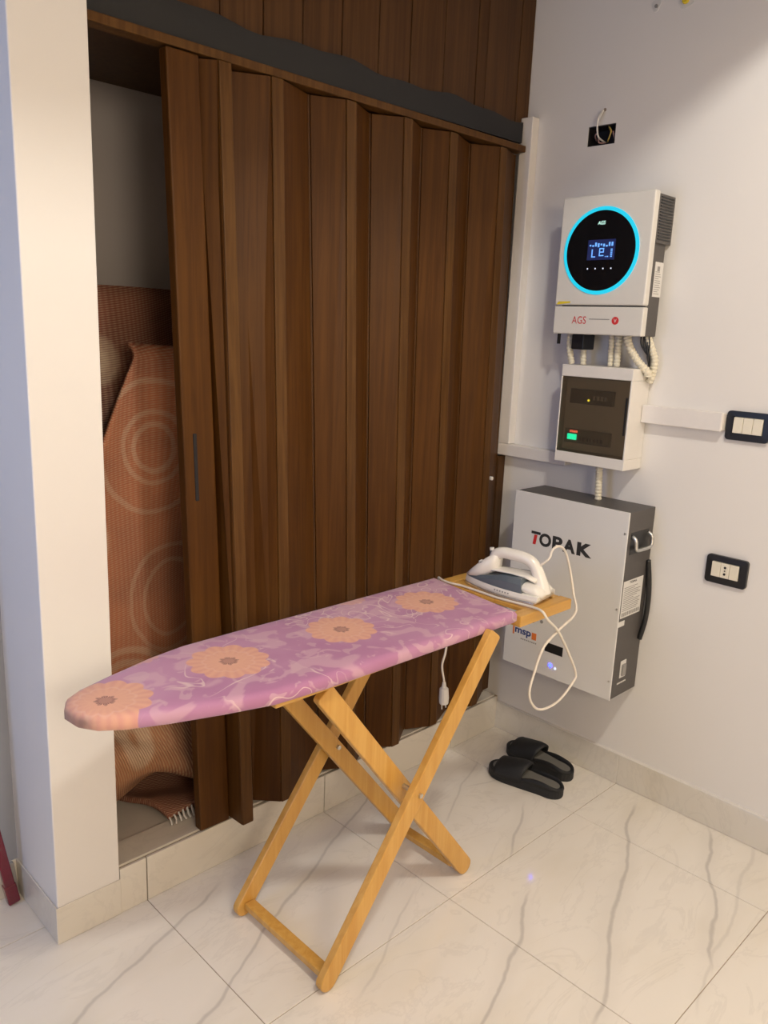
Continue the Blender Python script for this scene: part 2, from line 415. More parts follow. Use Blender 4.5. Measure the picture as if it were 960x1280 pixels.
# baseboards
def baseboard(name, boxes, label):
    o = struct(build(name, bx(*boxes[0]), 'tilekerb', bevel=.002), label, 'baseboard')
    for b in boxes[1:]: build('tile', bx(*b), 'tilekerb', o, bevel=.002)
    return o
bb = [(0, W, y1-.002, y0+.0, .0005, .106) for y0, y1 in ((-.5225, 0.004),)]
baseboard('baseboard_right', bb+[(0, W, -.5215-.6*(k+1)+.001, -.5215-.6*k-.001, .0005, .106) for k in range(6)], 'pale marble baseboard along the right wall')
cap = struct(build('trim_3', bx(.0005, W, -4.2, 0.0, .106, .1085), 'whiteplastic'), 'thin white bead on top of the right baseboard', 'trim')
baseboard('baseboard_pillar', [(-1.692, -1.531, -.003, 0, .0005, .100)], 'pale marble baseboard on the front of the pillar')
baseboard('baseboard_left', [(-1.6945, -1.690, -.003, .25, .0005, .100)], 'shaded marble baseboard on the side of the pillar')
baseboard('baseboard_recess', [(-4.4, -1.6945, .246, .25, .0005, .100)], 'bluish marble baseboard along the recessed wall')

# upper brown panelling
upper = struct(build('wall_upper', bx(-1.532, W, .085, .12, 2.162, CEIL), 'brown_dark'), 'dark brown panelling above the folding door track', 'panelling')
seams = [-1.532, -1.44, -1.31, -1.185, -1.059, -.942, -.808, -.68, -.552, -.416, -.262, -.222, -.052, W-.001]
for i in range(len(seams)-1):
    a, b = seams[i]+.0012, seams[i+1]-.0012
    d0, d1 = ((.066, .062), (.062, .068))[i % 2]
    zb = 2.150+.006*math.sin(i*1.9)
    build('panel', MB().hexa([(a, d0, zb), (b, d1, zb), (b, .084, zb), (a, .084, zb), (a, d0, CEIL), (b, d1, CEIL), (b, .084, CEIL), (a, .084, CEIL)]),
          'brown_dark', upper, bevel=.0015, seg=1)

# dark fascia in front of the panelling's foot: a strip with a slightly wavy upper edge
N = 40; pf = []
for i in range(N+1):
    x = -1.531+(1.531-.034)*i/N
    pf.append((x, 2.158+.006*math.sin(x*13)+.004*math.sin(x*31+1)))
mb = MB(); vv = []
for (x, zt) in pf:
    zb = 2.080+.012*(x+1.531)/1.5
    vv += [(x, .047, zb), (x, .047, zt), (x, .060, zt), (x, .060, zb)]
ff = []
for i in range(N):
    a, b = i*4, (i+1)*4
    for k in range(4): ff.append((a+k, a+(k+1) % 4, b+(k+1) % 4, b+k))
ff += [(0, 1, 2, 3), (N*4+3, N*4+2, N*4+1, N*4)]
mb.add(vv, ff)
fascia = struct(build('trim_4', mb, 'fascia'), 'dark grey fascia strip across the top of the folding door', 'fascia')

# ------------------------------------------------------------------ folding door
door = bpy.data.objects.new('door_1', None); C.objects.link(door); door.location = (-.7, .04, .131); WL['door_1'] = Vector(door.location)
struct(door, 'brown wood-look accordion folding door, partly pushed open', 'folding door')
track = build('track', MB().box(-1.531, -.033, .030, .072, 2.062, 2.082), 'brown_light', door, bevel=.002)
ZT, ZB = 2.058, .139
# leading post
post = build('post', MB().hexa([(-1.302, -.008, ZB-.005), (-1.212, -.010, ZB-.005), (-1.212, .022, ZB-.005), (-1.302, .022, ZB-.005),
                                (-1.345, .028, ZT), (-1.263, .028, ZT), (-1.263, .060, ZT), (-1.345, .060, ZT)]), 'brown', door, bevel=.004)
build('finger_slot', MB().hexa([(-1.296, .0065, 1.045), (-1.286, .0065, 1.045), (-1.286, .016, 1.045), (-1.296, .016, 1.045),
                                (-1.300, .0095, 1.212), (-1.290, .0095, 1.212), (-1.290, .019, 1.212), (-1.300, .019, 1.212)]), 'darkhole', post, bevel=.002)
FV = [('D', (-1.262, .055), (-1.212, .020)), ('F', (-1.200, .018), (-1.188, -.066)), ('D', (-1.158, .068), (-1.118, .020)),
      ('F', (-1.050, .020), (-1.040, -.045)), ('D', (-.915, .070), (-.872, .020)), ('F', (-.806, .024), (-.776, -.030)),
      ('D', (-.690, .078), (-.665, .030)), ('F', (-.590, .024), (-.578, -.028)), ('D', (-.490, .070), (-.480, .030)),
      ('F', (-.388, .030), (-.378, -.014)), ('D', (-.255, .082), (-.255, .036)), ('F', (-.148, .028), (-.148, -.008)), ('D', (-.034, .070), (-.034, .045))]
def prism(a_t, b_t, a_b, b_b, th):
    def off(a, b): d = Vector((b[0]-a[0], b[1]-a[1])).normalized(); return Vector((-d.y, d.x))*th
    ot, ob = off(a_t, b_t), off(a_b, b_b)
    return MB().hexa([(a_b[0], a_b[1], ZB), (b_b[0], b_b[1], ZB), (b_b[0]+ob.x, b_b[1]+ob.y, ZB), (a_b[0]+ob.x, a_b[1]+ob.y, ZB),
                      (a_t[0], a_t[1], ZT), (b_t[0], b_t[1], ZT), (b_t[0]+ot.x, b_t[1]+ot.y, ZT), (a_t[0]+ot.x, a_t[1]+ot.y, ZT)])
def shift(p, q, dist):
    d = Vector((q[0]-p[0], q[1]-p[1])).normalized(); return (p[0]+d.x*dist, p[1]+d.y*dist)
HW = .017
for i in range(len(FV)-1):
    (ka, at, ab), (kb, bt, bb_) = FV[i], FV[i+1]
    if ka == 'D': at2, ab2 = shift(at, bt, .004), shift(ab, bb_, .004); bt2, bb2 = (bt[0]-HW-.0015, bt[1]+.003), (bb_[0]-HW-.0015, bb_[1]+.003)
    else: at2, ab2 = (at[0]+HW+.0015, at[1]+.003), (ab[0]+HW+.0015, ab[1]+.003); bt2, bb2 = shift(bt, at, .004), shift(bb_, ab, .004)
    build('panel', prism(at2, bt2, ab2, bb2, .008), 'brown', door, bevel=.0015, seg=1)
for (k, t, b) in FV:
    if k == 'F': build('hinge_strip', prism((t[0]-HW, t[1]), (t[0]+HW, t[1]), (b[0]-HW, b[1]), (b[0]+HW, b[1]), .007), 'brown_light', door, bevel=.002, seg=2)
    else: build('hinge_strip', prism((t[0]-.003, t[1]), (t[0]+.003, t[1]), (b[0]-.003, b[1]), (b[0]+.003, b[1]), .006), 'brown_dark', door)
build('jamb_strip', bx(-.030, W-.001, .052, .072, .139, 1.05), 'brown_dark', door, bevel=.002)
kn = [(-.118+.006*math.cos(a), .004, .985+.007*math.sin(a)) for a in [2*PI*i/10 for i in range(10)]]
build('screw_cap', MB().extrude(kn, (0, .03, 0)), 'whiteplastic', door, bevel=.001)

# ------------------------------------------------------------------ rugs in the closet
def rug_sheet(name, fn, nu, nv, mat, label, th=.02):
    o = build(name, MB().grid(fn, nu, nv), mat, smooth=True, solid=th, fix=False)
    return tag(o, label, 'rug', 'woven rugs stored in the closet')
mA = rug('rug_weave_dark', [(-1.315, 1.36, (.0, .03), .035, .55), (-1.13, 1.1, (.10, .14), .01, .5)], base=(.22, .055, .032), dark=(.10, .022, .016))
def rugA(u, v):
    z = .126+.008+v*1.430; x = -1.500+u*.60
    y = .505+.020*math.sin(u*9)+.012*math.sin(v*5+u*3)-.04*(1-v)
    return (x, y, z)
rug_sheet('woven_rug', rugA, 24, 30, mA, 'tall dark red woven rug standing against the closet rear wall', .03)
mB = rug('rug_weave_red', [(-1.255, 1.14, (.050, .078, .148), .009, .42), (-1.47, .90, (.040, .075), .016, .55), (-1.34, .42, (.05, .09, .12), .012, .5), (-1.2, .70, (.09, .13), .008, .35)], base=(.47, .145, .058), dark=(.27, .075, .036))
def rugB(u, v):
    # front sheet leaning back, its top edge rolled over, its left border slanting
    h = 1.375-.02*u
    def sheet(z): return .330-.060*(z-.4)+.014*math.sin(z*6+u*5)+.014*math.sin(u*7+1)
    if v < .86:
        z = .40+(h-.40)*(v/.86); y = sheet(z)
    else:
        a = (v-.86)/.14*PI*.55
        z = h+.035*math.sin(a); y = sheet(h)+.035*(1-math.cos(a))
    k = max(0, min(1, (z-.85)/.53)); left = -1.495+.195*k**1.15
    x = left+u*(-.98-left)
    return (x, y, z)
rug_sheet('woven_rug', rugB, 30, 44, mB, 'orange-red woven rug with tan ring pattern, folded in half and leaning', .014)
mC = rug('rug_weave_fold', [(-1.40, .37, (.03,), .030, .6)], base=(.36, .14, .06), tan=(.5, .36, .2), wdir=(.92, 0, .25))
def rugC(u, v):      # slumped bundle: a roll of folds between the leaning rug and the floor rug
    x = -1.505+u*.50; a = v*PI*1.25-.15*PI
    r = .082+.014*math.sin(u*11+v*3)+.012*math.sin(v*13+u*4)
    return (x, .192+.012*math.sin(u*5)-r*math.sin(a)*1.0, .305-r*math.cos(a)*1.15+.018*math.sin(u*6+v*2)-.02*u)
rug_sheet('woven_rug', rugC, 30, 26, mC, 'slumped fold of a tan and red rug between two other rugs', .012)
mD = rug('rug_weave_floor', [], base=(.24, .065, .035), dark=(.11, .03, .02), wdir=(.25, .95, 0))
def rugD(u, v):
    x = -1.345+.02*math.sin(v*3)-.12*v+u*(.36+.10*v); y = .085+v*.32
    return (x, y, .148+.008*math.sin(u*8+v*6)+.006*math.sin(v*9))
floor_rug = rug_sheet('woven_rug', rugD, 24, 20, mD, 'dark red woven rug lying folded on the closet floor', .016)
fr = MB()
for k in range(26):
    x = -1.343+.36*k/26
    fr.tube([(x, .088, .150+.010*math.sin(k/26*8)), (x+random.uniform(-.003, .003), .074, .143), (x+random.uniform(-.005, .005), .066, .136)], .0028, 5)
build('fringe', fr, 'paper', floor_rug)

# ------------------------------------------------------------------ trunking
def trunking(label, outer, lid, ax):
    t = thing('cable_trunking', ((outer[0]+outer[1])/2, (outer[2]+outer[3])/2, outer[4]), label, 'cable trunking')
    build('base', bx(*outer), 'whitetrunk', t, bevel=.002); build('lid', bx(*lid), 'whitetrunk', t, bevel=.003)
    return t
trunking('white vertical cable trunking running up the wall corner beside the door', (-.018, W, .017, .061, 1.098, 2.172), (-.026, -.018, .015, .063, 1.098, 2.172), 'z')
trunking('short white horizontal trunking joining the breaker box to the corner', (-.018, W, -.2235, .061, 1.058, 1.0965), (-.026, -.018, -.2235, .063, 1.056, 1.0975), 'y')
trunking('white horizontal trunking between the breaker box and the light switch', (-.016, W, -.7275, -.4765, 1.232, 1.281), (-.024, -.016, -.7275, -.4765, 1.229, 1.284), 'y')

# ------------------------------------------------------------------ inverter
inv = thing('solar_inverter', (-.05, -.343, 1.487), 'white wall inverter with glowing cyan ring around a black round display', 'inverter')
body = build('body', bx(-.088, -.006, -.486, -.198, 1.488, 1.888), 'charcoal', inv, bevel=.003)
grl = build('vent_grille', bx(-.083, W-.001, -.4925, -.486, 1.752, 1.887), 'charcoal', inv, bevel=.002)
for k in range(15):
    build('vent_slat', bx(-.074, -.002, -.4942, -.4925, 1.762+.0082*k, 1.7655+.0082*k), 'black', grl)
build('mount_bracket', bx(-.006, W-.001, -.46, -.22, 1.53, 1.74), 'charcoal', inv)
fc = build('front_cover', bx(-.115, -.088, -.4965, -.189, 1.5745, 1.893), 'invwhite', inv, bevel=.005, seg=3)
lc = build('lower_cover', bx(-.114, -.088, -.4965, -.189, 1.487, 1.5705), 'invwhite', inv, bevel=.004, seg=3)
def disc(cy, cz, r, x0, x1, n=64): return MB().extrude([(x0, cy+r*math.cos(2*PI*i/n), cz+r*math.sin(2*PI*i/n)) for i in range(n)], (x1-x0, 0, 0))
def annulus(cy, cz, r0, r1, x0, x1, n=72):
    rings = []
    for i in range(n):
        a = 2*PI*i/n; c_, s_ = math.cos(a), math.sin(a)
        rings.append([(x0, cy+r0*c_, cz+r0*s_), (x0, cy+r1*c_, cz+r1*s_), (x1, cy+r1*c_, cz+r1*s_), (x1, cy+r0*c_, cz+r0*s_)])
    rings.append(rings[0]); return MB().loft(rings, cap=False)
cy, cz = -.336, 1.732
build('light_ring', annulus(cy, cz, .1155, .1265, -.1175, -.1145), 'ringcyan', inv, fix=True)
dial = build('display_disc', disc(cy, cz, .1155, -.119, -.1145), simple('black_glass', (.004, .005, .007), .12), inv)
XD = -.1196
build('screen', bx(XD, -.119, -.386, -.294, 1.706, 1.764), 'lcd', dial)
XS = XD-.0006
seg = MB(); random.seed(3)
for k in range(9): 
    y0 = -.300-.0092*k; h = random.choice((.006, .010, .014)); z0 = 1.742+random.uniform(0, .006)
    seg.box(XS, XD, y0-.0055, y0, z0, z0+h*.8)
for zz in (1.7135, 1.7185, 1.7235, 1.7285, 1.7335): seg.box(XS, XD, -.3785, -.3725, zz, zz+.0032)      # bar gauge
seg.box(XS, XD, -.312, -.3085, 1.7135, 1.737); seg.box(XS, XD, -.322, -.3085, 1.7135, 1.7165)
for zz in (1.7165, 1.7265, 1.7365): seg.box(XS, XD, -.350, -.334, zz, zz+.003)
seg.box(XS, XD, -.337, -.334, 1.7165, 1.7395); seg.box(XS, XD, -.350, -.347, 1.7265, 1.7395)
seg.box(XS, XD, -.358, -.355, 1.7135, 1.7165); seg.box(XS, XD, -.366, -.361, 1.7135, 1.7165)
build('display_segments', seg, 'lcdseg', dial)
text('lit_logo', 'AGS', 'logolight', dial, (XD, -.3205, 1.8065), NX, UP, .026, .0105, shear=.15, thick=.02)
for k in range(4):
    build('touch_mark', disc(-.299-.0265*k, 1.681, .0022, XD, -.119, 10), 'wled', dial)
text('brand_lettering', 'AGS', 'red', lc, (-.1146, -.2575, 1.5185), NX, UP, .050, .0225)
build('print_line', bx(-.1146, -.114, -.388, -.318, 1.532, 1.5345), 'grey', lc)
em = build('emblem', disc(-.4075, 1.530, .0115, -.1146, -.114, 24), 'red', lc)
text('emblem_mark', 'V', 'paper', em, (-.1149, -.4025, 1.5245), NX, UP, .010, .011, thick=.02)
build('warning_sticker', MB().add([(-.1154, -.196, 1.5715+.004), (-.1154, -.246, 1.5765+.004), (-.1154, -.246, 1.5765+.0095), (-.1154, -.203, 1.5765+.0085)], [(0, 1, 2, 3)]), 'yellow', fc, fix=False)
st = build('rating_label', bx(-.056, -.008, -.4872, -.486, 1.603, 1.702), 'paper', inv)
pr = MB()
for k in range(11): pr.box(-.052, -.052+random.uniform(.02, .038), -.4876, -.4872, 1.611+.0062*k, 1.6128+.0062*k)
pr.box(-.043, -.028, -.4876, -.4872, 1.676, 1.690)
build('label_print', pr, 'grey', st)
build('cable_block', bx(-.085, -.02, -.288, -.243, 1.440, 1.4875), 'black', inv, bevel=.004)
build('bracket_tab', bx(-.10, -.09, -.206, -.200, 1.455, 1.4875), 'black', inv)

# ------------------------------------------------------------------ corrugated conduits
def conduit(pts, r, label, pitch=.0105):
    sp = spline(pts, 24); L = [0]
    for a, b in zip(sp, sp[1:]): L.append(L[-1]+(b-a).length)
    n = int(L[-1]/pitch*4); P = []; R = []
    for i in range(n+1):
        d = L[-1]*i/n; k = max(j for j in range(len(L)) if L[j] <= d+1e-9); k = min(k, len(sp)-2)
        P.append(sp[k].lerp(sp[k+1], (d-L[k])/max(1e-9, L[k+1]-L[k]))); R.append(r*(1.0 if i % 4 in (0, 1) else .85))
    o = build('corrugated_conduit', MB().tube(P, R, 14), 'conduit')
    return tag(o, label, 'conduit', 'corrugated conduits on the electrical boxes')
conduit([(-.060, -.221, 1.4865), (-.060, -.224, 1.44), (-.055, -.233, 1.3935)], .0105, 'cream corrugated conduit beside the black cable block under the inverter')
conduit([(-.045, -.266, 1.4395), (-.045, -.267, 1.42), (-.045, -.269, 1.3935)], .0095, 'short cream corrugated conduit below the black cable block')
conduit([(-.045, -.362, 1.4865), (-.045, -.364, 1.44), (-.045, -.366, 1.3935)], .0095, 'cream corrugated conduit of the middle pair, nearer the black cable block')
conduit([(-.045, -.386, 1.4865), (-.045, -.387, 1.44), (-.045, -.388, 1.3935)], .0105, 'cream corrugated conduit of the middle pair, nearer the bent conduit')
conduit([(-.066, -.426, 1.4845), (-.066, -.438, 1.455), (-.054, -.462, 1.415), (-.040, -.489, 1.385), (-.036, -.4915, 1.372)], .0125, 'cream corrugated conduit bending out past the breaker box corner')
conduit([(-.026, -.472, 1.487), (-.022, -.488, 1.45), (-.015, -.497, 1.415), (-.012, -.492, 1.372), (-.012, -.484, 1.352)], .0115, 'cream corrugated conduit hugging the wall beside the breaker box')
conduit([(-.050, -.366, 1.0815), (-.050, -.370, 1.03), (-.050, -.374, .9695)], .0115, 'cream corrugated conduit between breaker box and battery top')
cb = thing('cable_bundle', (-.02, -.474, 1.38), 'thin dark cables bundled under the inverter beside the conduits', 'cable')
for k in range(5):
    yy = -.455-.0065*k
    build('cable', MB().tube(spline([(-.035+.004*(k % 2), yy, 1.487), (-.034, yy-.004, 1.46), (-.026-.003*k, -.483-.003*(k % 3), 1.425), (-.024, -.486, 1.40)], 6), .0024, 6), 'black', cb, smooth=True)

# ------------------------------------------------------------------ breaker box
brk = thing('breaker_box', (-.04, -.35, 1.082), 'white breaker box with smoked window and a glowing green meter', 'breaker box')
y0, y1, z0, z1, xf = -.476, -.226, 1.082, 1.392, -.097
mb = MB()
mb.box(W-.005, W-.001, y0, y1, z0, z1)
mb.box(xf, W-.005, y1-.005, y1, z0+.034, z1-.036); mb.box(xf, W-.005, y0, y0+.006, z0+.034, z1-.036)
mb.box(xf, W-.005, y0, y1, z0, z0+.034); mb.box(xf, W-.005, y0, y1, z1-.036, z1)
bd = build('housing', mb, 'whiteplastic', brk, bevel=.003)
wn = build('window', bx(xf+.001, xf+.004, y0+.0065, y1-.0055, z0+.0345, z1-.0365), 'smoked', brk)
build('latch', bx(xf-.0025, xf+.001, -.4675, -.462, 1.19, 1.305), 'black', wn, bevel=.001)
inn = build('inner_panel', bx(-.074, -.070, y0+.012, y1-.010, z0+.040, z1-.042), simple('inner_panel_grey', (.58, .54, .44), .5), brk)
up = build('upper_module_row', bx(-.086, -.074, -.412, -.258, 1.272, 1.318), 'black', inn, bevel=.001)
lo = build('lower_module_row', bx(-.086, -.074, -.412, -.250, 1.146, 1.190), simple('grey_modules', (.10, .10, .09), .4), inn, bevel=.001)
for k in range(7):
    build('toggle', bx(-.0915, -.086, -.312-.013*k, -.305-.013*k, 1.155, 1.168), 'black', lo, bevel=.001)
    if k < 4: build('toggle', bx(-.0915, -.086, -.352-.013*k, -.345-.013*k, 1.287, 1.300), 'grey', up, bevel=.001)
build('meter_display', bx(-.088, -.086, -.295, -.262, 1.156, 1.174), 'green', lo)
dg_ = MB()
for k in range(4): dg_.box(-.088, -.086, -.270-.0075*k-.005, -.270-.0075*k, 1.179, 1.186)
build('meter_digits', dg_, 'reddig', lo)
build('indicator', disc(-.327, 1.285, .0035, -.088, -.086, 12), 'yled', up)

# ------------------------------------------------------------------ battery
bat = thing('wall_battery', (-.07, -.333, .36), 'white wall battery with charcoal sides and bold black lettering', 'battery')
by0, by1, bz0, bz1 = -.543, -.125, .362, .970
case = build('casing', bx(-.146, W-.001, by0, by1, bz0, bz1), 'charcoal', bat, bevel=.002)
fp = build('front_panel', bx(-.152, -.146, by0-.0015, by1+.0015, bz0-.001, bz1+.001), 'batwhite', bat, bevel=.0015)
XF = -.1526
def fy(a): return a
tx = [('T', -.2015, .0), ]
# TOPAK: the stem of the T is red
lw = .044; zl = .802
tb = build('letter', MB().box(XF, -.152, -.236, -.200, zl+lw-.009, zl+lw), 'ink', fp)
build('letter', MB().add([(XF, -.2125, zl+lw-.011), (XF, -.2245, zl+lw-.011), (XF, -.2195, zl), (XF, -.2075, zl)], [(0, 1, 2, 3)]), 'red', fp, fix=False)
text('letter', 'O', 'ink', fp, (XF, -.233, zl), NX, UP, .046, lw, thick=.04)
text('letter', 'P', 'ink', fp, (XF, -.284, zl), NX, UP, .038, lw, thick=.04)
text('letter', 'A', 'ink', fp, (XF, -.324, zl), NX, UP, .047, lw, thick=.05)
text('letter', 'K', 'ink', fp, (XF, -.376, zl), NX, UP, .055, lw, thick=.055)
text('small_logo', 'msp', 'navy', fp, (XF, -.166, .470), NX, UP, .066, .026, thick=.03)
build('small_logo_stroke', MB().box(XF, -.152, -.163, -.157, .470, .500), 'orange', fp)
build('small_logo_block', MB().box(XF-.0003, -.152, -.254, -.236, .472, .496), 'orange', fp)
ln = MB()
for k in range(9): ln.box(XF, -.152, -.196-.0075*k, -.1915-.0075*k, .459, .4635)
build('small_print', ln, 'grey', fp)
build('recess_panel', bx(-.1535, -.152, -.361, -.292, .449, .481), 'black', fp, bevel=.0006)
build('indicator', disc(-.318, .405, .006, -.1535, -.152, 12), 'bled', fp)
build('indicator', disc(-.338, .400, .0045, -.1535, -.152, 12), 'wled', fp)
for (yy, zz) in ((-.156, .537), (-.19, .545)): build('panel_screw', disc(yy-.08, zz, .006, -.1535, -.152, 12), 'grey', fp)
for zz in (.905, .665, .425): build('panel_screw', disc(-.536, zz, .0035, -.1535, -.152, 10), 'steel', fp)
# side: handle, label, tab, switch
YS = by0
hr = build('handle_recess', bx(-.126, -.018, YS-.001, YS, .835, .905), 'black', case, bevel=.0004)
build('handle', MB().tube(spline([(-.120, YS-.001, .893), (-.121, YS-.014, .884), (-.120, YS-.017, .866), (-.112, YS-.017, .852), (-.07, YS-.017, .850), (-.030, YS-.017, .852), (-.022, YS-.017, .866), (-.021, YS-.014, .884), (-.022, YS-.001, .893)], 5), .0058, 8), 'steel', case, smooth=True)
lb = build('rating_label', bx(-.140, -.020, YS-.0012, YS-.0002, .632, .752), 'paper', case)
pr = MB(); random.seed(5)
for k in range(13): pr.box(-.134, -.134+random.uniform(.06, .105), YS-.0018, YS-.0012, .655+.0062*k, .657+.0062*k)
for k in range(10): pr.box(-.134+.011*k, -.134+.011*k+.007, YS-.0018, YS-.0012, .637, .649)
build('label_print', pr, 'grey', lb)
text('label_heading', 'TOPAK', 'ink', lb, (-.105, YS-.0018, .741), (1, 0, 0), UP, .045, .0075, thick=.02)
build('white_tab', bx(-.148, -.110, YS-.0012, YS-.0002, .605, .622), 'paper', case)
sw = build('breaker_cutout', bx(-.104, -.070, YS-.0025, YS-.0002, .424, .482), 'paper', case, bevel=.001)
build('breaker_toggle', bx(-.098, -.078, YS-.009, YS-.0025, .432, .470), 'grey', sw, bevel=.001)
pr = MB()
for k in range(7): pr.box(-.112+.0078*k, -.1065+.0078*k, YS-.0008, YS-.0002, .404, .409)
build('side_print', pr, 'paper', case)
build('black_cable', MB().tube(spline([(-.004, YS-.003, .80), (.000, YS-.012, .73), (.001, YS-.016, .67), (.000, YS-.014, .60), (-.004, YS-.004, .535)], 8), .0085, 8), 'black', case, smooth=True)
build('red_connector', bx(-.13, -.085, -.318, -.272, bz0-.012, bz0), 'winered', case, bevel=.002)
for yy in (-.405, -.455): build('bottom_gland', MB().tube([(-.12, yy, bz0), (-.12, yy, bz0-.010)], .010, 12), 'black', case)

# ------------------------------------------------------------------ switch and socket plates
def rrect(y0, y1, z0, z1, r, x, n=5):
    pts = []
    for (cy_, cz_, a0) in ((y1-r, z1-r, 0), (y0+r, z1-r, PI/2), (y0+r, z0+r, PI), (y1-r, z0+r, 1.5*PI)):
        for k in range(n+1): a = a0+PI/2*k/n; pts.append((x, cy_+r*math.cos(a), cz_+r*math.sin(a)))
    return pts
def plate(name, label, cat, y0, y1, z0, z1, my0, my1, mz0, mz1):
    t = thing(name, (W, (y0+y1)/2, z0), label, cat)
    outer, inner = rrect(y0, y1, z0, z1, .010, -.0005), rrect(my0-.002, my1+.002, mz0-.002, mz1+.002, .002, -.0015)
    back = rrect(y0, y1, z0, z1, .010, W-.0005); ib = rrect(my0-.002, my1+.002, mz0-.002, mz1+.002, .002, W-.0005)
    build('frame', MB().loft([inner, outer, back, ib], cap=False), 'black', t, bevel=.001)
    return t
t = plate('light_switch', 'black framed three gang light switch at the end of the trunking', 'light switch', -.853, -.731, 1.208, 1.291, -.834, -.752, 1.229, 1.274)
for k in range(3):
    a = -.834+.0275*k
    build('rocker', MB().hexa([(-.0045, a, 1.229), (W-.0005, a, 1.229), (W-.0005, a+.0265, 1.229), (-.0045, a+.0265, 1.229),
                               (-.002, a, 1.274), (W-.0005, a, 1.274), (W-.0005, a+.0265, 1.274), (-.002, a+.0265, 1.274)]), 'ivory', t, bevel=.001)
t = plate('wall_socket', 'black framed ivory wall socket below the light switch', 'socket', -.850, -.728, .779, .864, -.826, -.746, .800, .845)
for k in range(3):
    a = -.826+.0268*k
    md = build('module', bx(-.003, W-.0005, a, a+.0260, .800, .845), 'ivory', t, bevel=.0008)
    if k == 1:
        for zz in (.812, .832): build('pin_hole', disc(a+.013, zz, .0038, -.0034, -.003, 12), 'darkhole', md)
        build('pin_hole', disc(a+.013, .822, .0022, -.0034, -.003, 12), 'darkhole', md)

# ------------------------------------------------------------------ open wiring box and anchors in the wall
t = thing('open_wiring_box', (W+.03, -.222, hz0), 'open wiring box sunk in the wall with loose wires above the inverter', 'wiring box')
mb = MB(); e = .0015
mb.box(W+.058, W+.060, hy0+e, hy1-e, hz0+e, hz1-e); mb.box(W+.001, W+.058, hy0+e, hy0+e+.002, hz0+e, hz1-e); mb.box(W+.001, W+.058, hy1-e-.002, hy1-e, hz0+e, hz1-e)
mb.box(W+.001, W+.058, hy0+e, hy1-e, hz0+e, hz0+e+.002); mb.box(W+.001, W+.058, hy0+e, hy1-e, hz1-e-.002, hz1-e)
build('back_box', mb, simple('wiring_box_plastic', (.02, .017, .018), .5), t)
build('wire', MB().tube(spline([(W+.03, -.219, 2.075), (.004, -.217, 2.085), (-.004, -.214, 2.115), (-.006, -.217, 2.140), (.002, -.224, 2.158)], 8), .0027, 7), 'wirewhite', t, smooth=True)
build('wire', MB().tube(spline([(-.002, -.217, 2.132), (-.006, -.223, 2.142), (.004, -.227, 2.160)], 6), .002, 7), 'wirewhite', t, smooth=True)
build('wire', MB().tube(spline([(W+.04, -.226, 2.113), (W+.010, -.240, 2.114), (W+.004, -.252, 2.100), (W+.008, -.243, 2.078), (W+.03, -.226, 2.075)], 8), .0024, 7), 'copper', t, smooth=True)
build('wire', MB().tube(spline([(W+.03, -.187, 2.085), (W+.006, -.196, 2.092), (W+.003, -.204, 2.098), (W+.01, -.207, 2.083), (W+.006, -.213, 2.071), (W+.03, -.222, 2.074)], 8), .0022, 7), 'wirepink', t, smooth=True)
build('wire', MB().tube(spline([(W+.03, -.250, 2.09), (W+.006, -.258, 2.098), (W+.012, -.262, 2.078)], 6), .002, 7), 'wirepink', t, smooth=True)
build('plaster_chip', disc(-.2265, 2.163, .005, W-.0012, W, 9), simple('bare_plaster', (.30, .24, .2), .9), t)
t = thing('wall_anchor', (W, -.364, 2.414), 'grey screw anchor in rough plaster high on the wall', 'wall anchor')
build('plaster_patch', MB().extrude([(W-.0015, -.364+.014*math.cos(a)*(1+.25*math.sin(3*a)), 2.420+.017*math.sin(a)) for a in [2*PI*i/16 for i in range(16)]], (.0015, 0, 0)), 'paper', t)
build('screw', disc(-.366, 2.417, .005, W-.006, W-.0015, 12), 'grey', t)
t = thing('wall_anchor', (W, -.455, 2.40), 'yellow plastic wall plug high on the wall', 'wall anchor')
build('plug', disc(-.456, 2.412, .010, W-.010, W-.0015, 14), 'yellow', t, bevel=.002)
build('plaster_patch', MB().extrude([(W-.0015, -.455+.022*math.cos(a)*(1+.2*math.sin(4*a)), 2.408+.015*math.sin(a)) for a in [2*PI*i/16 for i in range(16)]], (.0015, 0, 0)), 'paper', t)

# ------------------------------------------------------------------ ironing board
ib = thing('ironing_board', (-1.03, -.35, 0), 'wooden folding ironing board with mauve floral cover', 'ironing board')
far = [(-.605, -.180), (-.8, -.180), (-1.05, -.180), (-1.3, -.177), (-1.45, -.178), (-1.54, -.194), (-1.65, -.226), (-1.72, -.250), (-1.755, -.272)]
tip = [(-1.772, -.305), (-1.768, -.345)]
near = [(-1.745, -.382), (-1.70, -.412), (-1.63, -.442), (-1.53, -.476), (-1.43, -.505), (-1.30, -.515), (-1.05, -.520), (-.8, -.523), (-.655, -.523)]
outl = far+tip+near
def inset(poly, d):
    n = len(poly); out = []
    cx_ = -1.15; cy_ = -.35
    for i in range(n):
        a, b, c = Vector(poly[i-1]), Vector(poly[i]), Vector(poly[(i+1) % n])
        n1 = Vector((-(b-a).y, (b-a).x)).normalized(); n2 = Vector((-(c-b).y, (c-b).x)).normalized()
        nn = (n1+n2).normalized(); out.append(tuple(b+nn*d/max(.5, nn.dot(n1))))
    return out
pl = outl            # counter-clockwise seen from above: far side leftwards, tip, near side back
def lvl(d, z, sag=0): return [(x, y, z+sag*math.sin(x*17)*.002) for (x, y) in inset(pl, d)]
cov = MB().loft([lvl(.030, .737), lvl(.006, .735), lvl(.000, .741), lvl(.000, .757), lvl(.004, .764), lvl(.016, .768), lvl(.05, .769)], cap=True)
cover = build('cover', cov, 'cover', ib, smooth=True)
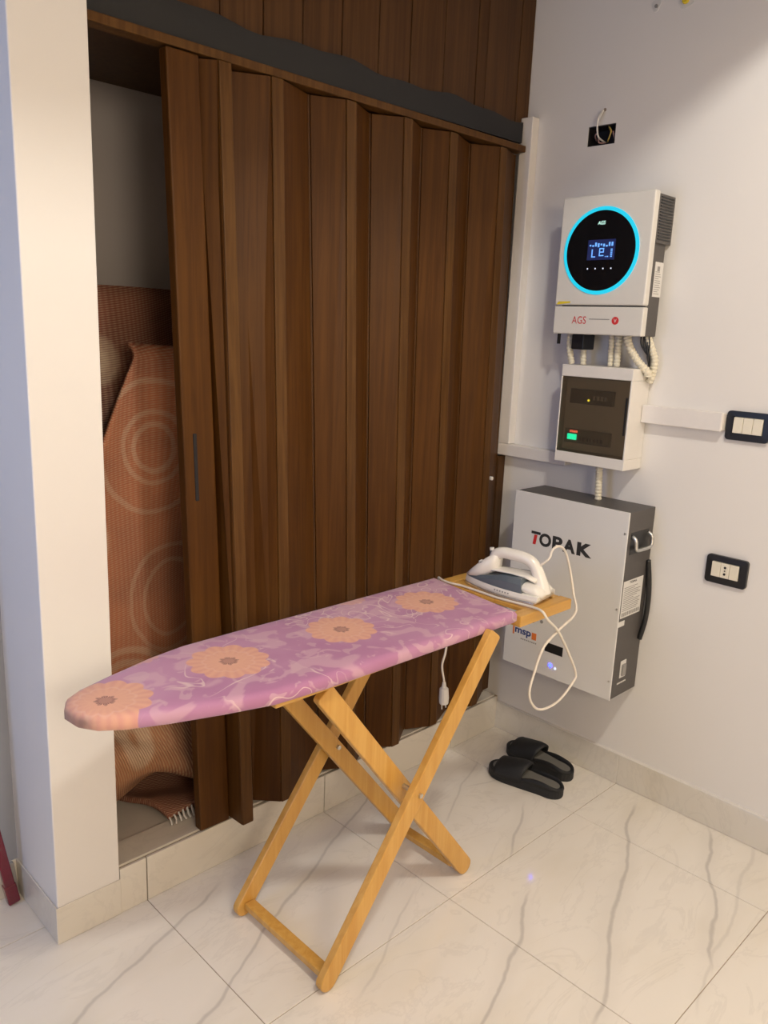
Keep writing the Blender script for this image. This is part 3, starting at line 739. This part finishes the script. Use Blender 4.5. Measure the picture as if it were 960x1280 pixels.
mod = cover.modifiers.new('bev', 'BEVEL'); mod.width = .002; mod.limit_method = 'ANGLE'; mod.angle_limit = math.radians(50)
# wooden deck: two rails, end rail, slats below the cover and at the iron's end
build('side_rail', bx(-1.42, -.410, -.490, -.468, .719, .7345), 'pine_x', ib, bevel=.003)
build('side_rail', bx(-1.42, -.410, -.240, -.218, .719, .7345), 'pine_x', ib, bevel=.003)
build('rail_end', bx(-.650, -.408, -.531, -.4915, .7215, .752), 'pine_x', ib, bevel=.003)
build('rail_end', bx(-.598, -.408, -.216, -.180, .7350, .752), 'pine_x', ib, bevel=.003)
build('end_rail', bx(-.440, -.412, -.4905, -.217, .7352, .7515), 'pine', ib, bevel=.003)
for k in range(2):
    build('slat', bx(-.590+.073*k, -.527+.073*k, -.4905, -.217, .740, .7515), 'pine', ib, bevel=.002)
for x_ in (-1.30, -1.0, -.78): build('cross_rail', bx(x_-.022, x_+.022, -.467, -.241, .708, .733), 'pine', ib, bevel=.002)
# legs: outer frame (feet at the left) and inner frame (feet at the right)
def leg(a, b, w=.046, t=.021):
    a, b = Vector(a), Vector(b); d = (b-a).normalized(); n = d.cross(Vector((0, 1, 0))).normalized(); r = w/2
    poly = [b+n*r-d*.006, b+n*(r-.006), b-n*(r-.006), b-n*r-d*.006]
    for k in range(9): q = PI*k/8; poly.append(a-n*r*math.cos(q)-d*r*math.sin(q))
    y = Vector((0, t/2, 0))
    return build('leg', MB().extrude([p-y for p in poly], y*2), 'pine', ib, bevel=.003)
leg((-1.300, -.533, .026), (-.768, -.533, .740), .048); leg((-1.304, -.207, .026), (-.768, -.190, .714))
leg((-.752, -.474, .027), (-1.290, -.480, .714), .050); leg((-.748, -.236, .026), (-1.296, -.228, .714))
build('stretcher', bx(-1.306, -1.276, -.522, -.218, .022, .040), 'pine', ib, bevel=.003)
build('stretcher', bx(-.792, -.762, -.463, -.251, .030, .048), 'pine', ib, bevel=.003)
for (x_, y_, ln_) in ((-1.026, -.549, .09), (-1.026, -.250, .07)):
    build('pivot_bolt', MB().tube([(x_, y_, .388), (x_, y_+ln_, .388)], .006, 10), 'steel', ib, smooth=False)

# ------------------------------------------------------------------ iron
iron = thing('steam_iron', (-.50, -.35, .752), 'white and grey steam iron with white cord resting on the ironing board', 'iron')
ha = Vector((-.498, -.514)); ax = (Vector((-.538, -.250))-ha).normalized(); sd = Vector((ax.y, -ax.x))   # heel, axis to the tip, side
LEN = .272; Z0 = .7522
def IP(s_, w_, h_):      # s from the tip, w sideways, h up
    p = ha+ax*(LEN-s_)+sd*w_; return (p.x, p.y, Z0+h_*.90)
def halfw(s_):
    t_ = s_/LEN
    return .058*math.sin(min(1, t_/.72)*PI/2)**.75*(1 if t_ < .85 else 1-.9*(t_-.85)**1.5)
def plan(sc, h, s0=0., s1=LEN, n=14):
    ss_ = [s0+(s1-s0)*(1-math.cos(PI*i/n/2)) for i in range(n+1)]
    pts = [IP(q, max(.0008, halfw(q))*sc, h(q) if callable(h) else h) for q in ss_]
    return pts+[IP(q, -max(.0008, halfw(q))*sc, h(q) if callable(h) else h) for q in reversed(ss_)]
build('soleplate', MB().loft([plan(.97, .0, .002, .250), plan(1.0, .003, 0, .252), plan(1.0, .010, 0, .252)]), 'soleplate', iron, bevel=.001)
build('skirt', MB().loft([plan(.97, .0105, .003, .258), plan(1.0, .018, .001, .262), plan(.97, .031, .006, .262)]), 'ironwhite', iron, bevel=.002)
def tank_top(q): return .036+.038*min(1, max(0, (q-.03)/.12))
build('water_tank', MB().loft([plan(.95, .0315, .012, .212), plan(.93, lambda q: .0315+(tank_top(q)-.0315)*.6, .014, .208), plan(.80, tank_top, .02, .204)]), 'irongrey', iron, bevel=.003)
def sect(q, w, h0, h1, n=12):      # closed section across the iron
    return [IP(q, w*math.copysign(abs(math.cos(a))**.7, math.cos(a)), (h0+h1)/2+(h1-h0)/2*math.copysign(abs(math.sin(a))**.7, math.sin(a))) for a in [2*PI*i/n for i in range(n)]]
nose = MB().loft([sect(.006, .006, .030, .038), sect(.028, .024, .033, .062), sect(.052, .033, .037, .088), sect(.076, .033, .046, .110), sect(.096, .026, .060, .124), sect(.110, .017, .072, .129)])
build('nose_shell', nose, 'ironwhite', iron, smooth=True)
hp = spline([IP(.088, 0, .090), IP(.098, 0, .118), IP(.118, 0, .129), IP(.150, 0, .130), IP(.185, 0, .128), IP(.210, 0, .119), IP(.226, 0, .100), IP(.238, 0, .072), IP(.248, 0, .045), IP(.252, 0, .026)], 4)
rr_ = [.0165+.006*max(0, (i/(len(hp)-1)-.62)/.38) for i in range(len(hp))]
build('handle', MB().tube(hp, rr_, 14), 'ironwhite', iron, smooth=True)
build('deck', MB().loft([sect(.070, .018, .060, .070), sect(.110, .026, .069, .079), sect(.160, .029, .073, .081), sect(.205, .030, .071, .081), sect(.238, .030, .06, .078)]), 'ironwhite', iron, smooth=True)
build('heel', MB().loft([sect(.180, .047, .030, .046), sect(.212, .051, .028, .062), sect(.246, .048, .020, .058), sect(.266, .040, .016, .042)]), 'ironwhite', iron, smooth=True)
build('spray_nozzle', MB().tube([IP(.052, 0, .078), IP(.046, 0, .088)], [.009, .006], 10), 'ironwhite', iron, smooth=True)
build('steam_button', MB().tube([IP(.083, .004, .108), IP(.080, .004, .128)], [.0075, .0065], 12), 'irongrey', iron)
build('steam_button', MB().tube([IP(.080, .004, .1285), IP(.079, .004, .137)], [.0068, .0062], 12), 'ironwhite', iron)
build('selector', MB().loft([[IP(.060, -.0275, .089), IP(.088, -.0255, .106), IP(.094, -.0235, .104), IP(.072, -.0285, .087)], [IP(.060, -.025, .089), IP(.088, -.022, .106), IP(.094, -.020, .104), IP(.072, -.026, .087)]]), 'irongrey', iron)
mk = MB()
for k in range(6):
    q = .125+.009*k; wv = halfw(q)
    mk.add([IP(q, -wv*.992-.0006, .020), IP(q+.005, -halfw(q+.005)*.992-.0006, .020), IP(q+.005, -halfw(q+.005)*.985-.0006, .0245), IP(q, -wv*.985-.0006, .0245)], [(0, 1, 2, 3)])
build('skirt_print', mk, 'grey', iron, fix=False)
cordp = [IP(.226, 0, .104), (-.497, -.500, .878), (-.480, -.497, .898), (-.447, -.495, .905), (-.408, -.494, .884), (-.378, -.497, .825), (-.372, -.512, .757), (-.400, -.542, .712),
         (-.500, -.556, .688), (-.572, -.558, .656), (-.606, -.558, .593), (-.622, -.558, .535), (-.592, -.558, .487), (-.542, -.557, .464), (-.468, -.557, .467), (-.405, -.557, .502), (-.392, -.557, .530),
         (-.446, -.558, .609), (-.515, -.562, .690), (-.570, -.562, .735), (-.582, -.552, .757), (-.575, -.520, .7585), (-.577, -.462, .7565), (-.584, -.40, .7565), (-.582, -.33, .7565), (-.582, -.27, .7565), (-.590, -.228, .7565),
         (-.588, -.197, .757), (-.572, -.168, .754), (-.545, -.155, .725), (-.505, -.147, .65), (-.485, -.143, .56), (-.487, -.142, .485), (-.499, -.141, .440), (-.484, -.14, .385), (-.482, -.14, .372)]
cord = build('cord', MB().tube(spline(cordp, 7), .0036, 8), 'cord', iron, smooth=True)
pg = MB().tube([(-.483, -.14, .378), (-.482, -.14, .360), (-.4815, -.14, .355), (-.479, -.14, .322), (-.478, -.14, .302)], [.0055, .008, .0145, .0165, .0150], 12)
plug = build('plug', pg, 'whiteplastic', cord, bevel=.001)
for dx in (-.0095, .0095): build('plug_pin', MB().tube([(-.478+dx, -.14, .302), (-.4765+dx, -.14, .284)], .0024, 8), 'steel', cord)

# ------------------------------------------------------------------ slippers
def slipper(label, heel, toe, lift=0., side=1):
    h_, t_ = Vector(heel), Vector(toe); L_ = (t_-h_).length; a_ = (t_-h_).normalized(); s_ = Vector((a_.y, -a_.x))*side
    root = thing('slipper', ((h_.x+t_.x)/2, (h_.y+t_.y)/2, 0), label, 'slipper', 'pair of black rubber slippers')
    def P_(u, w, z): q = h_+a_*(u*L_)+s_*w; return (q.x, q.y, z)
    def hw(u):      # half width along the sole, heel at 0
        base = .036+.012*max(0, min(1, (u-.25)/.45))
        e_ = 1.0
        if u < .16: e_ = math.sqrt(max(0, 1-((.16-u)/.16)**2))
        if u > .80: e_ = math.sqrt(max(0, 1-((u-.80)/.20)**2))
        return base*e_
    us = [.5-.5*math.cos(PI*i/22) for i in range(23)]
    def outline(sc, z, u0=0, u1=1):
        return [P_(u0+(u1-u0)*u, max(.001, hw(u))*sc, z+.010*max(0, u-.75)) for u in us]+[P_(u0+(u1-u0)*u, -max(.001, hw(u))*sc, z+.010*max(0, u-.75)) for u in reversed(us)]
    sole = build('sole', MB().loft([outline(.95, .0005, .01, .99), outline(1.0, .006), outline(1.0, .030), outline(.95, .033, .01, .99)]), 'rubber', root, bevel=.001)
    build('insole', MB().loft([outline(.80, .0335, .05, .95), outline(.78, .0345, .055, .945)]), 'insole', root)
    # raised rim round the heel and instep
    ru = [u for u in us if u < .62]
    path = [(u, 1) for u in reversed(ru)]+[(u, -1) for u in ru[1:]]
    def rimh(u): return .036+.015*math.sin(PI*min(1, u/.55))
    secs = []
    for (u, sg) in path:
        w = max(.0005, hw(u)); zt = rimh(u); uo = u if u > .02 else 0.0
        wi = max(.0003, w-.008); ui = u+.03*max(0, 1-u/.16)
        secs.append([P_(uo, sg*w, .028), P_(uo, sg*w*1.01, zt-.003), P_(uo+(ui-uo)*.4, sg*(w+wi)/2, zt), P_(ui, sg*wi, zt-.004), P_(ui, sg*wi, .030)])
    build('rim', MB().loft(secs), 'rubber', root, smooth=True)
    def up(i, j):       # strap arched over the forefoot, open at the toe
        u = .44+.42*j; ang = PI*i; w = hw(min(.86, u))*1.02 if u < .86 else hw(u)*1.02+.004
        H = (.060-.020*max(0, (j-.25))/.75)*(1 if j > .08 else .96)
        lift_ = .020*(1-abs(2*i-1))*0
        return P_(u+(.07*(1-math.sin(ang)) if j < .5 else -.02*(1-math.sin(ang)))*(1-2*j if j < .5 else 0), w*math.cos(ang), .020+H*math.sin(ang)**.75+lift_)
    build('strap', MB().grid(up, 17, 12), 'rubber', root, smooth=True, solid=.006, fix=False)
    return root
slipper('black open-toe slipper standing clear of the wall', (-.218, -.452), (-.262, -.186))
slipper('black open-toe slipper tucked against the baseboard', (-.105, -.415), (-.098, -.142), side=-1)

# ------------------------------------------------------------------ dark red folded frame by the recessed wall
rd = thing('folded_rack', (-1.78, .19, 0), 'dark red glossy frame leg leaning beside the pillar in daylight', 'rack')
build('leg', MB().beam((-1.722, .216, .028), (-1.880, .226, 1.05), .026, .022), 'maroon', rd, bevel=.004)
build('leg', MB().beam((-2.222, .216, .028), (-2.380, .226, 1.05), .026, .022), 'maroon', rd, bevel=.004)
build('cross_bar', MB().beam((-2.222, .219, .35), (-1.788, .219, .35), .02, .012, (0, 1, 0)), 'maroon', rd, bevel=.003)
build('cross_bar', MB().beam((-2.36, .225, .95), (-1.88, .225, .95), .02, .012, (0, 1, 0)), 'maroon', rd, bevel=.003)
build('foot_cap', MB().beam((-1.718, .216, .004), (-1.727, .2165, .060), .030, .026), 'maroon', rd, bevel=.004)
build('foot_cap', MB().beam((-2.218, .216, .004), (-2.227, .2165, .060), .030, .026), 'maroon', rd, bevel=.004)
build('rear_leg', MB().beam((-1.703, .238, .004), (-1.712, .240, .10), .014, .014), 'grey', rd, bevel=.002)
